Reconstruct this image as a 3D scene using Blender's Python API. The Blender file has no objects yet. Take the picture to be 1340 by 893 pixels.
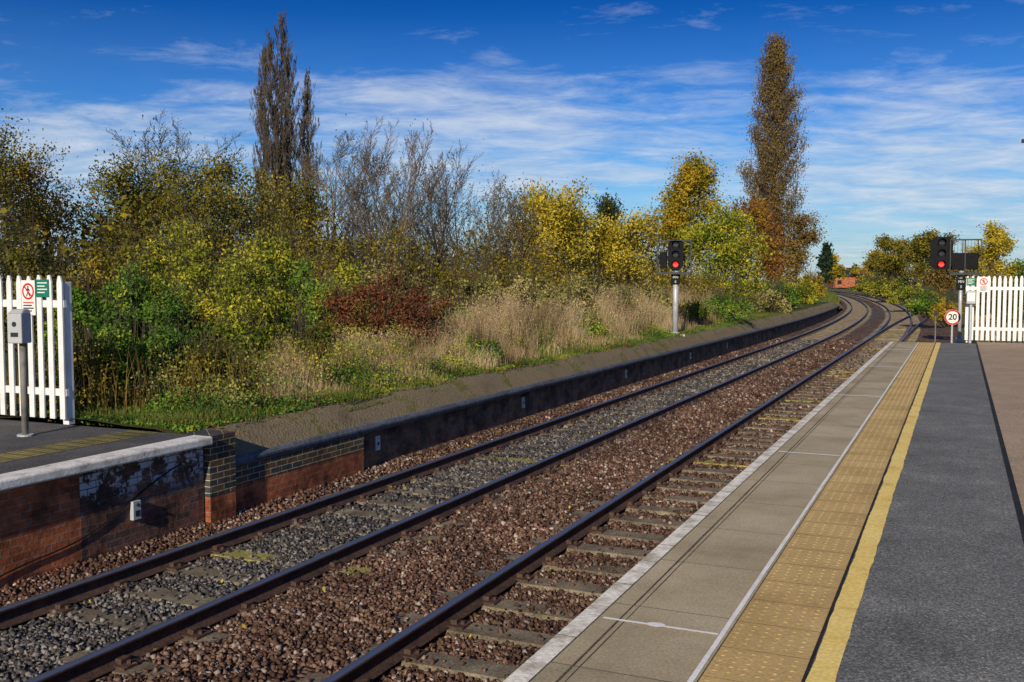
import bpy, math, random
import numpy as np
from mathutils import Vector, Matrix

scene = bpy.context.scene
COL = scene.collection
rng = np.random.default_rng(7)
random.seed(7)

# ------------------------------------------------------------------ track geometry
TH = math.radians(24.2)
ST, CT = math.sin(TH), math.cos(TH)

def at(D, L):
    """survey frame: D metres out from the station point, L metres to the side"""
    return (-ST * D + CT * L, CT * D + ST * L)

def dev(y):
    if y < 45: return 0.0
    if y < 121: return (y - 45) ** 2 / 1380.0
    t = y - 121
    return 76 ** 2 / 1380.0 + t * (76 / 690.0) + t * t / 3000.0
devs = lambda a: np.array([dev(v) for v in a])

def side(y):
    return -3.14 + (0 if y < 55 else (y - 55) ** 2 / 2600.0)

# ------------------------------------------------------------------ materials
def newmat(name):
    m = bpy.data.materials.new(name); m.use_nodes = True
    nt = m.node_tree
    return m, nt, nt.nodes["Principled BSDF"]

def nd(nt, typ, **kw):
    n = nt.nodes.new(typ)
    for k, v in kw.items(): setattr(n, k, v)
    return n

def lk(nt, a, b): nt.links.new(a, b)

def ramp(nt, fac, stops, interp='LINEAR'):
    r = nd(nt, 'ShaderNodeValToRGB'); r.color_ramp.interpolation = interp
    e = r.color_ramp.elements
    while len(e) < len(stops): e.new(0.5)
    for i, (p, c) in enumerate(stops):
        e[i].position = p
        if isinstance(c, (int, float)): c = (c, c, c)
        e[i].color = (c[0], c[1], c[2], 1)
    lk(nt, fac, r.inputs[0]); return r.outputs[0]

def noise(nt, vec, scale, detail=4, rough=.55, dist=0):
    n = nd(nt, 'ShaderNodeTexNoise'); n.inputs['Scale'].default_value = scale
    n.inputs['Detail'].default_value = detail; n.inputs['Roughness'].default_value = rough
    n.inputs['Distortion'].default_value = dist
    if vec is not None: lk(nt, vec, n.inputs['Vector'])
    return n.outputs[0]

def mixc(nt, fac, a, b, mode='MIX'):
    n = nd(nt, 'ShaderNodeMix', data_type='RGBA', blend_type=mode)
    for s, v in ((0, fac), (6, a), (7, b)):
        if isinstance(v, (int, float)): n.inputs[s].default_value = v
        elif isinstance(v, tuple): n.inputs[s].default_value = (v[0], v[1], v[2], 1)
        else: lk(nt, v, n.inputs[s])
    return n.outputs[2]

def mth(nt, op, a, b=0.0, c=0.0):
    n = nd(nt, 'ShaderNodeMath', operation=op)
    for i, v in enumerate((a, b, c)):
        if isinstance(v, (int, float)): n.inputs[i].default_value = v
        else: lk(nt, v, n.inputs[i])
    return n.outputs[0]

def geo_pos(nt):
    return nd(nt, 'ShaderNodeNewGeometry').outputs['Position']

def bump(nt, bs, h, strength=.3, dist=.02):
    b = nd(nt, 'ShaderNodeBump'); b.inputs['Strength'].default_value = strength
    b.inputs['Distance'].default_value = dist
    lk(nt, h, b.inputs['Height']); lk(nt, b.outputs[0], bs.inputs['Normal'])

def plain(name, c, rough=.6, metal=0, var=.25, scale=6, bmp=.1, spec=.4):
    m, nt, bs = newmat(name); P = geo_pos(nt)
    n = noise(nt, P, scale, 3, .6)
    lo = tuple(v * (1 - var) for v in c); hi = tuple(min(1, v * (1 + var)) for v in c)
    lk(nt, ramp(nt, n, [(.3, lo), (.7, hi)]), bs.inputs['Base Color'])
    bs.inputs['Roughness'].default_value = rough; bs.inputs['Metallic'].default_value = metal
    bs.inputs['Specular IOR Level'].default_value = spec
    if bmp: bump(nt, bs, noise(nt, P, scale * 8, 2), bmp, .01)
    return m

def leafmat(name, stops, trans=.22, rough=.65, gain=1.6):
    m, nt, bs = newmat(name)
    g = nd(nt, 'ShaderNodeNewGeometry')
    cl = noise(nt, g.outputs['Position'], .8, 2)
    f = mth(nt, 'ADD', mth(nt, 'MULTIPLY', g.outputs['Random Per Island'], .5), mth(nt, 'MULTIPLY_ADD', cl, 1.8, -.62))
    c = ramp(nt, f, [(p, tuple(min(.9, v * gain) for v in cc)) for p, cc in stops])
    lk(nt, c, bs.inputs['Base Color']); bs.inputs['Roughness'].default_value = rough
    bs.inputs['Specular IOR Level'].default_value = .15
    t = nd(nt, 'ShaderNodeBsdfTranslucent'); lk(nt, c, t.inputs[0])
    mx = nd(nt, 'ShaderNodeMixShader'); mx.inputs[0].default_value = trans
    lk(nt, bs.outputs[0], mx.inputs[1]); lk(nt, t.outputs[0], mx.inputs[2])
    lk(nt, mx.outputs[0], nt.nodes['Material Output'].inputs[0])
    return m

def brickmat(name, c1, c2, mortar, var=.6, dirt=.6, paint=0.0, msize=.005, bias=0.0):
    m, nt, bs = newmat(name); P = geo_pos(nt)
    sp = nd(nt, 'ShaderNodeSeparateXYZ'); lk(nt, P, sp.inputs[0])
    cb = nd(nt, 'ShaderNodeCombineXYZ')
    lk(nt, mth(nt, 'ADD', sp.outputs[1], sp.outputs[0]), cb.inputs[0]); lk(nt, mth(nt, 'ADD', sp.outputs[2], 3.0), cb.inputs[1])
    b = nd(nt, 'ShaderNodeTexBrick'); lk(nt, cb.outputs[0], b.inputs['Vector'])
    b.inputs['Scale'].default_value = 1; b.inputs['Brick Width'].default_value = .225
    b.inputs['Row Height'].default_value = .075; b.inputs['Mortar Size'].default_value = msize
    b.inputs['Mortar Smooth'].default_value = .1; b.inputs['Bias'].default_value = bias
    b.inputs['Color1'].default_value = (*c1, 1); b.inputs['Color2'].default_value = (*c2, 1)
    b.inputs['Mortar'].default_value = (*mortar, 1)
    n = noise(nt, P, 2.2, 5, .65); n2 = noise(nt, P, 16, 4, .6)
    d = ramp(nt, n, [(.36, 1 - dirt), (.58, 1.0)])
    c = mixc(nt, 1.0, b.outputs[0], d, 'MULTIPLY')
    c = mixc(nt, 1.0, c, ramp(nt, n2, [(.3, 1 - var * .5), (.7, 1.3)]), 'MULTIPLY')
    if paint:
        pm = ramp(nt, noise(nt, P, 5.5, 6, .75), [(.50, 0), (.54, paint)])
        zz = ramp(nt, mth(nt, 'ADD', sp.outputs[2], 1.0), [(.40, 0), (.68, 1)])
        pm = mth(nt, 'MULTIPLY', mth(nt, 'MULTIPLY', pm, zz), mth(nt, 'SUBTRACT', 1.0, b.outputs['Fac']))
        c = mixc(nt, pm, c, (.6, .6, .62))
    lk(nt, c, bs.inputs['Base Color']); bs.inputs['Roughness'].default_value = .85
    bs.inputs['Specular IOR Level'].default_value = .25
    h = mth(nt, 'SUBTRACT', mth(nt, 'MULTIPLY', n2, .6), b.outputs['Fac'])
    bump(nt, bs, h, .9, .012)
    return m

def surf(name, stops, scale, fine, rough=.85, bmp=.4, bd=.01, con=1.0, spk=0):
    """mottled outdoor surface: large stain noise * fine grain (* light chippings)"""
    m, nt, bs = newmat(name); P = geo_pos(nt)
    n = noise(nt, P, scale, 6, .68)
    f = noise(nt, P, fine, 3, .75)
    c = ramp(nt, n, stops)
    c = mixc(nt, 1.0, c, ramp(nt, f, [(.32, 1 - .5 * con), (.5, 1.0), (.68, 1 + .5 * con)]), 'MULTIPLY')
    if spk:
        v = nd(nt, 'ShaderNodeTexVoronoi'); v.inputs['Scale'].default_value = 120; lk(nt, P, v.inputs['Vector'])
        s2 = nd(nt, 'ShaderNodeSeparateXYZ'); lk(nt, v.outputs['Color'], s2.inputs[0])
        c = mixc(nt, 1.0, c, ramp(nt, s2.outputs[0], [(0, 1 - spk), (.6, 1.0), (.9, 1 + spk), (1, 1 + spk * 2.2)]), 'MULTIPLY')
    lk(nt, c, bs.inputs['Base Color']); bs.inputs['Roughness'].default_value = rough
    bs.inputs['Specular IOR Level'].default_value = .25
    bump(nt, bs, f, bmp, bd)
    return m

m_asph = surf('asphalt', [(.3, (.115, .117, .113)), (.45, (.155, .158, .153)), (.55, (.175, .178, .172)), (.7, (.23, .23, .215))], 1.6, 50, .9, .7, .009, con=.8, spk=.5)
m_asph_l = surf('old_asphalt', [(.3, (.055, .055, .055)), (.7, (.13, .125, .12))], 1.5, 40, .9, .6, spk=.3)
m_path = surf('brown_tarmac', [(.3, (.32, .235, .16)), (.7, (.44, .34, .24))], 1.1, 50, .9, .7, con=.6, spk=.3)
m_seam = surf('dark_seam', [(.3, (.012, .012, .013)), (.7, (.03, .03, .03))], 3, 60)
m_seamL = surf('paving_joint_dirt_and_lines', [(.35, (.05, .042, .03)), (.6, (.12, .10, .075))], 5, 60)
m_white = plain('white_paint', (.72, .72, .70), .5, var=.12, scale=8)
m_fence = plain('fence_white_paint', (.70, .71, .72), .5, var=.10, scale=5)
m_yline = surf('yellow_line_paint', [(.25, (.55, .40, .10)), (.45, (.86, .63, .18)), (.7, (.92, .72, .25))], 2.5, 40, .7, .3, con=.35)
m_lineW = surf('white_line_paint', [(.3, (.7, .7, .68)), (.6, (.88, .88, .86))], 6, 60, .7, .2, con=.2)
m_edge = surf('worn_white_coping', [(.28, (.34, .30, .22)), (.42, (.54, .50, .41)), (.55, (.85, .81, .72))], 4, 30, .8, .5, con=.5)
m_edgeL = surf('painted_white_coping', [(.30, (.32, .31, .27)), (.42, (.6, .58, .53)), (.55, (.8, .78, .73))], 4, 30, .8, .5, con=.4)
m_tact = surf('buff_tactile_paving', [(.25, (.36, .24, .09)), (.5, (.54, .38, .155)), (.75, (.64, .47, .205))], 1.3, 50, .9, .35, con=.5)
m_tact_l = surf('mossy_tactile_paving', [(.3, (.10, .10, .04)), (.7, (.40, .32, .10))], 2, 50, .8, .35)
m_black = plain('black_paint', (.008, .009, .011), .7, var=.3, spec=.12)
m_grey = plain('galvanised_steel', (.42, .44, .46), .5, .2, var=.15)
m_dgrey = plain('dark_grey_paint', (.025, .028, .033), .6, var=.2, spec=.2)
m_cage = plain('cage_steel', (.05, .055, .06), .6, .1, var=.2, spec=.2)
m_postg = plain('weathered_post', (.16, .155, .14), .7, var=.3, scale=9)
m_red = plain('sign_red', (.55, .02, .02), .4, var=.05, bmp=0)
m_green = plain('sign_green', (.01, .16, .11), .4, var=.1, bmp=0)
m_box = plain('plastic_light_grey', (.40, .42, .44), .5, var=.08, bmp=0)
m_bark = plain('bark', (.10, .078, .056), .9, var=.5, scale=3, bmp=.3, spec=.1)
m_barkd = plain('dark_bark', (.070, .054, .042), .9, var=.4, scale=3, bmp=0, spec=.1)
m_barkp = plain('poplar_bark', (.095, .078, .062), .9, var=.4, scale=.6, bmp=0, spec=.1)
m_barkg = plain('grey_twig_bark', (.135, .105, .078), .9, var=.5, scale=1, bmp=0, spec=.1)
m_coping = brickmat('blue_brick_coping', (.12, .14, .19), (.08, .095, .13), (.20, .20, .20), dirt=.3)
m_brR = brickmat('red_brick', (.60, .17, .06), (.36, .10, .045), (.36, .28, .20), dirt=.65)
m_brD = brickmat('sooty_brick', (.10, .068, .06), (.25, .10, .06), (.20, .17, .15), dirt=.65, paint=.9)
m_brDD = brickmat('sooty_wall_brick', (.24, .14, .08), (.46, .19, .09), (.24, .20, .15), dirt=.75)
m_brY = brickmat('blue_brick_yellow_mortar', (.05, .062, .075), (.20, .11, .05), (.58, .49, .26), dirt=.45, msize=.005, bias=-.1)

m_slab, nt, bs = newmat('concrete_slab'); P = geo_pos(nt)
sp = nd(nt, 'ShaderNodeSeparateXYZ'); lk(nt, P, sp.inputs[0])
n = noise(nt, P, 1.1, 7, .7); f = noise(nt, P, 60, 3, .7)
c = ramp(nt, n, [(.28, (.31, .25, .155)), (.5, (.44, .37, .24)), (.72, (.54, .465, .325))])
c = mixc(nt, 1.0, c, ramp(nt, f, [(.3, .7), (.7, 1.22)]), 'MULTIPLY')
sl = mth(nt, 'DIVIDE', sp.outputs[1], .95)
fr = mth(nt, 'FRACT', sl)
wn = nd(nt, 'ShaderNodeTexWhiteNoise', noise_dimensions='1D'); lk(nt, mth(nt, 'FLOOR', mth(nt, 'ADD', sl, .5)), wn.inputs['W'])
c = mixc(nt, 1.0, c, ramp(nt, wn.outputs[0], [(0, .90), (1, 1.05)]), 'MULTIPLY')
j = mth(nt, 'LESS_THAN', mth(nt, 'ABSOLUTE', mth(nt, 'SUBTRACT', fr, .5)), .005)
c = mixc(nt, mth(nt, 'MULTIPLY', j, .7), c, (.07, .06, .045))
lk(nt, c, bs.inputs['Base Color']); bs.inputs['Roughness'].default_value = .88
bs.inputs['Specular IOR Level'].default_value = .25
bump(nt, bs, mth(nt, 'SUBTRACT', mth(nt, 'MULTIPLY', f, .3), j), .4, .006)

m_rail = surf('rusty_rail_side', [(.3, (.045, .030, .026)), (.7, (.11, .062, .044))], 4, 40, .7, .2)
m_railtop, nt, bs = newmat('polished_rail_head')
bs.inputs['Base Color'].default_value = (.24, .27, .33, 1); bs.inputs['Metallic'].default_value = .8
bs.inputs['Roughness'].default_value = .42

m_sleep = surf('weathered_sleeper', [(.3, (.08, .062, .045)), (.5, (.17, .14, .10)), (.7, (.27, .23, .165))], 2.6, 40, .9, .6)
m_sleepY = surf('mossy_sleeper', [(.3, (.16, .14, .05)), (.7, (.36, .32, .09))], 3, 40, .9, .4)

def stonemat(name, stops, bed=False):
    m, nt, bs = newmat(name); g = nd(nt, 'ShaderNodeNewGeometry')
    sp = nd(nt, 'ShaderNodeSeparateXYZ'); lk(nt, g.outputs[0], sp.inputs[0])
    if bed:
        v = nd(nt, 'ShaderNodeTexVoronoi'); v.inputs['Scale'].default_value = 18
        lk(nt, g.outputs[0], v.inputs['Vector'])
        s2 = nd(nt, 'ShaderNodeSeparateXYZ'); lk(nt, v.outputs['Color'], s2.inputs[0]); f = s2.outputs[0]
        bump(nt, bs, mth(nt, 'MULTIPLY', v.outputs['Distance'], -1), 1.0, .04)
    else:
        f = g.outputs['Random Per Island']
    c = ramp(nt, f, stops)
    big = noise(nt, g.outputs[0], .8, 4)
    c = mixc(nt, 1.0, c, ramp(nt, big, [(.3, .55), (.7, 1.2)]), 'MULTIPLY')
    gx = mth(nt, 'ABSOLUTE', mth(nt, 'ADD', sp.outputs[0], 6.5))
    k = ramp(nt, mth(nt, 'ADD', gx, mth(nt, 'MULTIPLY_ADD', big, .6, -.3)), [(.50, .85), (.95, 0.0)])
    c = mixc(nt, k, c, mixc(nt, 1.0, ramp(nt, f, [(0, (.032, .034, .037)), (.6, (.085, .086, .088)), (1, (.25, .245, .235))]), ramp(nt, big, [(.3, .7), (.7, 1.2)]), 'MULTIPLY'))
    lk(nt, c, bs.inputs['Base Color']); bs.inputs['Roughness'].default_value = .9
    bs.inputs['Specular IOR Level'].default_value = .2
    return m
st = [(0, (.042, .022, .016)), (.3, (.100, .054, .038)), (.65, (.158, .090, .064)), (.90, (.24, .16, .12)), (1, (.42, .37, .32))]
m_stone = stonemat('ballast_stone', st)
m_bed = stonemat('ballast_bed', st, True)

def groundmat(name, stops):
    m, nt, bs = newmat(name); P = geo_pos(nt)
    n = noise(nt, P, .9, 6, .72); f = noise(nt, P, 25, 3, .7)
    c = ramp(nt, mth(nt, 'ADD', mth(nt, 'MULTIPLY', n, .7), mth(nt, 'MULTIPLY', f, .3)), stops)
    lk(nt, c, bs.inputs['Base Color']); bs.inputs['Roughness'].default_value = .95
    bs.inputs['Specular IOR Level'].default_value = .15
    bump(nt, bs, f, .8, .04); return m
m_grassg = groundmat('grassy_ground', [(.3, (.045, .035, .018)), (.42, (.07, .062, .018)), (.55, (.065, .09, .018)), (.7, (.12, .12, .035))])
m_bank = groundmat('mossy_tarmac_bank', [(.3, (.09, .075, .045)), (.44, (.20, .16, .10)), (.52, (.24, .19, .12)), (.56, (.14, .13, .04)), (.64, (.12, .125, .035)), (.72, (.26, .21, .135))])
m_farg = groundmat('field_ground', [(.3, (.10, .09, .04)), (.7, (.15, .16, .05))])

L_olive = leafmat('leaf_olive', [(.1, (.020, .026, .006)), (.45, (.070, .068, .010)), (.75, (.16, .13, .014)), (1, (.26, .19, .018))])
L_yellow = leafmat('leaf_yellow', [(.1, (.09, .08, .008)), (.4, (.26, .21, .020)), (.75, (.41, .32, .035)), (1, (.50, .40, .06))], .3, gain=1.55)
L_gold = leafmat('leaf_gold_green', [(.1, (.06, .06, .008)), (.45, (.19, .16, .014)), (.8, (.34, .235, .02)), (1, (.42, .26, .02))], .3, gain=1.5)
L_rust = leafmat('leaf_rust', [(.1, (.05, .028, .008)), (.5, (.15, .068, .016)), (.8, (.22, .11, .02)), (1, (.2, .15, .02))])
L_orange = leafmat('leaf_orange', [(.1, (.09, .04, .010)), (.5, (.22, .09, .018)), (.8, (.29, .14, .022)), (1, (.28, .2, .02))], .3, gain=1.3)
L_green = leafmat('leaf_green', [(.1, (.012, .03, .005)), (.5, (.045, .095, .012)), (.85, (.10, .17, .02)), (1, (.22, .23, .025))], gain=1.75)
L_dark = leafmat('leaf_dark', [(.1, (.010, .016, .004)), (.6, (.032, .038, .008)), (1, (.10, .08, .012))])
L_lime = leafmat('leaf_yellow_green', [(.1, (.03, .05, .006)), (.45, (.12, .145, .014)), (.8, (.26, .24, .02)), (1, (.42, .32, .025))], .28, gain=1.85)
L_red = leafmat('leaf_red', [(.1, (.035, .028, .008)), (.35, (.09, .035, .018)), (.55, (.15, .036, .024)), (.75, (.15, .08, .025)), (.9, (.09, .10, .02)), (1, (.16, .14, .03))], gain=1.35)
L_pale = leafmat('leaf_pale_buddleia', [(.1, (.055, .06, .016)), (.5, (.14, .135, .038)), (.8, (.24, .205, .075)), (1, (.34, .27, .13))], gain=1.8)
L_brown = leafmat('leaf_brown_poplar', [(.1, (.06, .042, .014)), (.5, (.13, .085, .026)), (.85, (.18, .125, .032)), (1, (.18, .16, .03))], gain=1.5)
L_straw = leafmat('dry_grass', [(.1, (.14, .095, .05)), (.45, (.29, .21, .115)), (.8, (.44, .34, .20)), (1, (.54, .44, .28))], .35, gain=1.5)
L_grass = leafmat('green_grass', [(.1, (.03, .045, .010)), (.5, (.075, .10, .018)), (.9, (.14, .15, .035)), (1, (.24, .19, .07))], .3)
L_conif = leafmat('leaf_conifer', [(.1, (.006, .014, .008)), (1, (.02, .04, .018))], .05)

# ------------------------------------------------------------------ mesh helpers
def npmesh(name, V, F, mats, midx=None, smooth=False):
    V = np.asarray(V, dtype=np.float32); F = np.asarray(F, dtype=np.int32)
    me = bpy.data.meshes.new(name); k = F.shape[1]
    me.vertices.add(len(V)); me.vertices.foreach_set('co', V.ravel())
    me.loops.add(F.size); me.loops.foreach_set('vertex_index', F.ravel())
    me.polygons.add(len(F)); me.polygons.foreach_set('loop_start', np.arange(len(F), dtype=np.int32) * k)
    if midx is not None: me.polygons.foreach_set('material_index', np.asarray(midx, dtype=np.int32))
    if smooth: me.polygons.foreach_set('use_smooth', np.ones(len(F), dtype=bool))
    for m in (mats if isinstance(mats, (list, tuple)) else [mats]): me.materials.append(m)
    me.update(calc_edges=True)
    return me

def ob(name, data, parent=None, loc=(0, 0, 0), rot=(0, 0, 0), **props):
    o = bpy.data.objects.new(name, data); COL.objects.link(o)
    o.location = loc; o.rotation_euler = rot
    if parent is not None: o.parent = parent
    for k, v in props.items(): o[k] = v
    return o

def thing(name, label, cat, loc=(0, 0, 0), rz=0, group=None):
    o = ob(name, None, None, loc, (0, 0, rz), label=label, category=cat)
    o.empty_display_size = .3
    if group: o['group'] = group
    return o

class MB:
    def __init__(s): s.v = []; s.f = []; s.m = []; s.mats = []
    def mi(s, mat):
        if mat not in s.mats: s.mats.append(mat)
        return s.mats.index(mat)
    def add(s, vs, fs, mat):
        b = len(s.v); s.v += [tuple(v) for v in vs]; i = s.mi(mat)
        for f in fs: s.f.append([b + k for k in f]); s.m.append(i)
        return s
    def box(s, x0, x1, y0, y1, z0, z1, mat):
        v = [(x, y, z) for z in (z0, z1) for y in (y0, y1) for x in (x0, x1)]
        return s.add(v, [(0, 2, 3, 1), (4, 5, 7, 6), (0, 1, 5, 4), (2, 6, 7, 3), (0, 4, 6, 2), (1, 3, 7, 5)], mat)
    def cyl(s, p0, p1, r0, mat, r1=None, n=16, cap=True):
        r1 = r0 if r1 is None else r1
        p0 = Vector(p0); p1 = Vector(p1); d = (p1 - p0).normalized()
        a = d.orthogonal().normalized(); b = d.cross(a)
        v = []
        for p, r in ((p0, r0), (p1, r1)):
            for i in range(n):
                t = 2 * math.pi * i / n; v.append(p + a * r * math.cos(t) + b * r * math.sin(t))
        fs = [(i, (i + 1) % n, n + (i + 1) % n, n + i) for i in range(n)]
        if cap: fs += [tuple(range(n - 1, -1, -1)), tuple(range(n, 2 * n))]
        return s.add(v, fs, mat)
    def ring(s, c, ro, ri, y0, mat, n=32):
        v = []
        for r in (ro, ri):
            for i in range(n):
                t = 2 * math.pi * i / n; v.append((c[0] + r * math.cos(t), y0, c[1] + r * math.sin(t)))
        return s.add(v, [(i, (i + 1) % n, n + (i + 1) % n, n + i) for i in range(n)], mat)
    def disc(s, c, r, y0, mat, n=32):
        return s.add([(c[0] + r * math.cos(2 * math.pi * i / n), y0, c[1] + r * math.sin(2 * math.pi * i / n)) for i in range(n)], [tuple(range(n))], mat)
    def bar(s, a, b, w, y0, mat):
        a = Vector((a[0], y0, a[1])); b = Vector((b[0], y0, b[1])); d = (b - a).normalized(); q = Vector((d.z, 0, -d.x)) * w / 2
        return s.add([a + q, b + q, b - q, a - q], [(0, 1, 2, 3)], mat)
    def sheet(s, x0, x1, y0, y1, z, mat):
        return s.add([(x0, y0, z), (x1, y0, z), (x1, y1, z), (x0, y1, z)], [(0, 1, 2, 3)], mat)
    def mesh(s, name):
        me = bpy.data.meshes.new(name); me.from_pydata(s.v, [], s.f)
        for m in s.mats: me.materials.append(m)
        me.polygons.foreach_set('material_index', s.m); me.update(); return me
    def ob(s, name, parent=None, loc=(0, 0, 0), rot=(0, 0, 0), bevel=0, smooth=False, **p):
        me = s.mesh(name)
        o = ob(name, me, parent, loc, rot, **p)
        if smooth:
            for q in me.polygons: q.use_smooth = len(q.vertices) == 4
        if bevel:
            b = o.modifiers.new('bevel', 'BEVEL'); b.width = bevel; b.segments = 2; b.limit_method = 'ANGLE'
        return o

def leaves_mesh(name, P, size, mat):
    N = len(P)
    a = rng.normal(size=(N, 3)); a /= np.linalg.norm(a, axis=1)[:, None]
    c = rng.normal(size=(N, 3)); b = np.cross(a, c); b /= np.linalg.norm(b, axis=1)[:, None] + 1e-9
    s = size * rng.uniform(.6, 1.35, (N, 1))
    V = np.stack([P + a * s, P + b * s * .6, P - a * s, P - b * s * .6], 1).reshape(-1, 3)
    F = np.arange(4 * N).reshape(N, 4)
    return npmesh(name, V, F, mat)

def tubes_mesh(name, segs, mat, minr=.006, thick=.05):
    S = np.array(segs, dtype=np.float64)
    Vs = []; Fs = []; off = 0
    for sides, mask in ((7, S[:, 6] > thick), (3, S[:, 6] <= thick)):
        T = S[mask]
        if not len(T): continue
        p0 = T[:, :3]; p1 = T[:, 3:6]; r0 = np.maximum(T[:, 6], minr); r1 = np.maximum(T[:, 7], minr)
        d = p1 - p0; L = np.linalg.norm(d, axis=1)[:, None] + 1e-9; d = d / L
        p1 = p1 + d * r1[:, None] * .3
        ref = np.where(np.abs(d[:, 2:3]) < .9, np.array([[0, 0, 1.]]), np.array([[1., 0, 0]]))
        u = np.cross(d, ref); u /= np.linalg.norm(u, axis=1)[:, None]; w = np.cross(d, u)
        an = np.arange(sides) * 2 * np.pi / sides
        o = u[:, None, :] * np.cos(an)[None, :, None] + w[:, None, :] * np.sin(an)[None, :, None]
        V = np.concatenate([p0[:, None] + o * r0[:, None, None], p1[:, None] + o * r1[:, None, None]], 1)
        n = len(T); k = np.arange(sides); k2 = (k + 1) % sides
        f = np.stack([k, k2, sides + k2, sides + k], 1)[None] + (np.arange(n) * 2 * sides)[:, None, None] + off
        Vs.append(V.reshape(-1, 3)); Fs.append(f.reshape(-1, 4)); off += n * 2 * sides
    return npmesh(name, np.concatenate(Vs), np.concatenate(Fs), mat, smooth=True)

def grow(seed, H, r0, maxl=3, up=(.05, .1, .1, .08), ang=(45, 40, 40, 40), wig=.13, kids=(12, 6, 5), lf=(.5, .5, .5),
         start=.2, nseg=(8, 5, 4, 2), base=(0, 0), lean=(0, 0)):
    R = random.Random(seed); segs = []; tips = []
    def rv(): return Vector((R.gauss(0, 1), R.gauss(0, 1), R.gauss(0, 1)))
    def br(p, d, L, r, l):
        n = nseg[l]; step = L / n; pts = [p]; ds = [d]
        for i in range(n):
            d = (d + rv() * wig * (.5 if l == 0 else 1) + Vector((0, 0, up[l]))).normalized()
            q = p + d * step
            segs.append((*p, *q, r * (1 - .8 * i / n), r * (1 - .8 * (i + 1) / n)))
            if l >= maxl - 1: tips.append((q.x, q.y, q.z))
            p = q; pts.append(p); ds.append(d)
        if l < maxl:
            K = kids[l]
            for k in range(K):
                t = (start + (1 - start) * (k + R.random()) / K) if l == 0 else .15 + .85 * (k + R.random()) / K
                t = min(t, .999); i = int(t * n); fr = t * n - i
                pp = pts[i].lerp(pts[i + 1], fr); dd = ds[min(i + 1, n)]
                a = math.radians(ang[l] * R.uniform(.6, 1.3))
                ax = dd.cross(rv()).normalized()
                nd_ = Matrix.Rotation(a, 3, ax) @ dd
                tt = (t - start) / (1 - start) if l == 0 else t
                br(pp, nd_.normalized(), L * lf[l] * (1 - .55 * tt) * R.uniform(.7, 1.2), max(.006, r * (1 - .8 * t) * .55), l + 1)
    br(Vector((base[0], base[1], -.1)), Vector((lean[0], lean[1], 1)).normalized(), H, r0, 0)
    return segs, np.array(tips)

def poplar_shape(seed, H, W, nb, ntw, stems, wide=.38):
    """fastigiate crown: upswept limbs hugging the trunk, filled with steep twigs"""
    R = np.random.default_rng(seed); segs = []; tips = []
    for s in range(stems):
        hs = H if s == 0 else H * R.uniform(.84, .98)
        bx = 0 if s == 0 else R.normal() * W * .06; by = 0 if s == 0 else R.normal() * W * .06
        tx_, ty = (0, 0) if s == 0 else (R.uniform(-.20, .20) * W, R.uniform(-.15, .15) * W)
        def trunk(t): return np.array([bx + tx_ * t + .06 * math.sin(t * 9 + s), by + ty * t, hs * t])
        r0 = H * .009
        for i in range(14): 
            segs.append((*trunk(i / 14), *trunk((i + 1) / 14), r0 * (1 - i / 14) + .02, r0 * (1 - (i + 1) / 14) + .02))
        for b in range(nb):
            t = .03 + .90 * (b + R.random()) / nb
            az = R.uniform(0, 2 * np.pi); ln = H * R.uniform(.12, .22) * (1 - .6 * t)
            te = min(1, t + ln / hs)
            prof = (min(1, te / wide) ** .6) * (1 - max(0, te - wide) / (1 - wide) * .93) ** .55
            rad = W * .5 * prof * R.uniform(.08, 1.0) ** .55
            p0 = trunk(t); top = trunk(te); d = np.array([math.cos(az), math.sin(az), 0])
            prev = p0; pts = [p0]; n = 6; rb = max(.018, r0 * .25 * (1 - t))
            for i in range(1, n + 1):
                u = i / n
                p = p0 + (top - p0) * u + d * rad * (u ** .75) + R.normal(size=3) * .04 * np.array([1, 1, .3])
                segs.append((*prev, *p, rb * (1 - .8 * (i - 1) / n), rb * (1 - .8 * i / n))); prev = p; pts.append(p)
            for k in range(ntw):
                i = int(R.integers(1, n)); p = pts[i] + (pts[i + 1] - pts[i]) * R.random()
                a = R.uniform(0, 2 * np.pi); L = R.uniform(.5, 1.5) * (H / 22) * (1 - .55 * t)
                e = p + np.array([math.cos(a) * .2, math.sin(a) * .2, .98]) * L
                m = (p + e) / 2 + np.array([math.cos(a), math.sin(a), 0]) * .05 * L
                segs += [(*p, *m, .014, .010), (*m, *e, .010, .006)]
                for q in range(2):
                    a2 = R.uniform(0, 6.28); l2 = L * R.uniform(.25, .5); e2 = m + np.array([math.cos(a2) * .32, math.sin(a2) * .32, .93]) * l2
                    segs.append((*m, *e2, .008, .005)); tips.append(e2)
                tips += [m, e]
    return segs, np.array(tips)

def spread(tips, n, sig):
    i = rng.integers(0, len(tips), n)
    return tips[i] + rng.normal(size=(n, 3)) * np.array(sig)

def fixlabel(s, extra):
    return s if len(s.split()) >= 4 else s + extra

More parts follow.
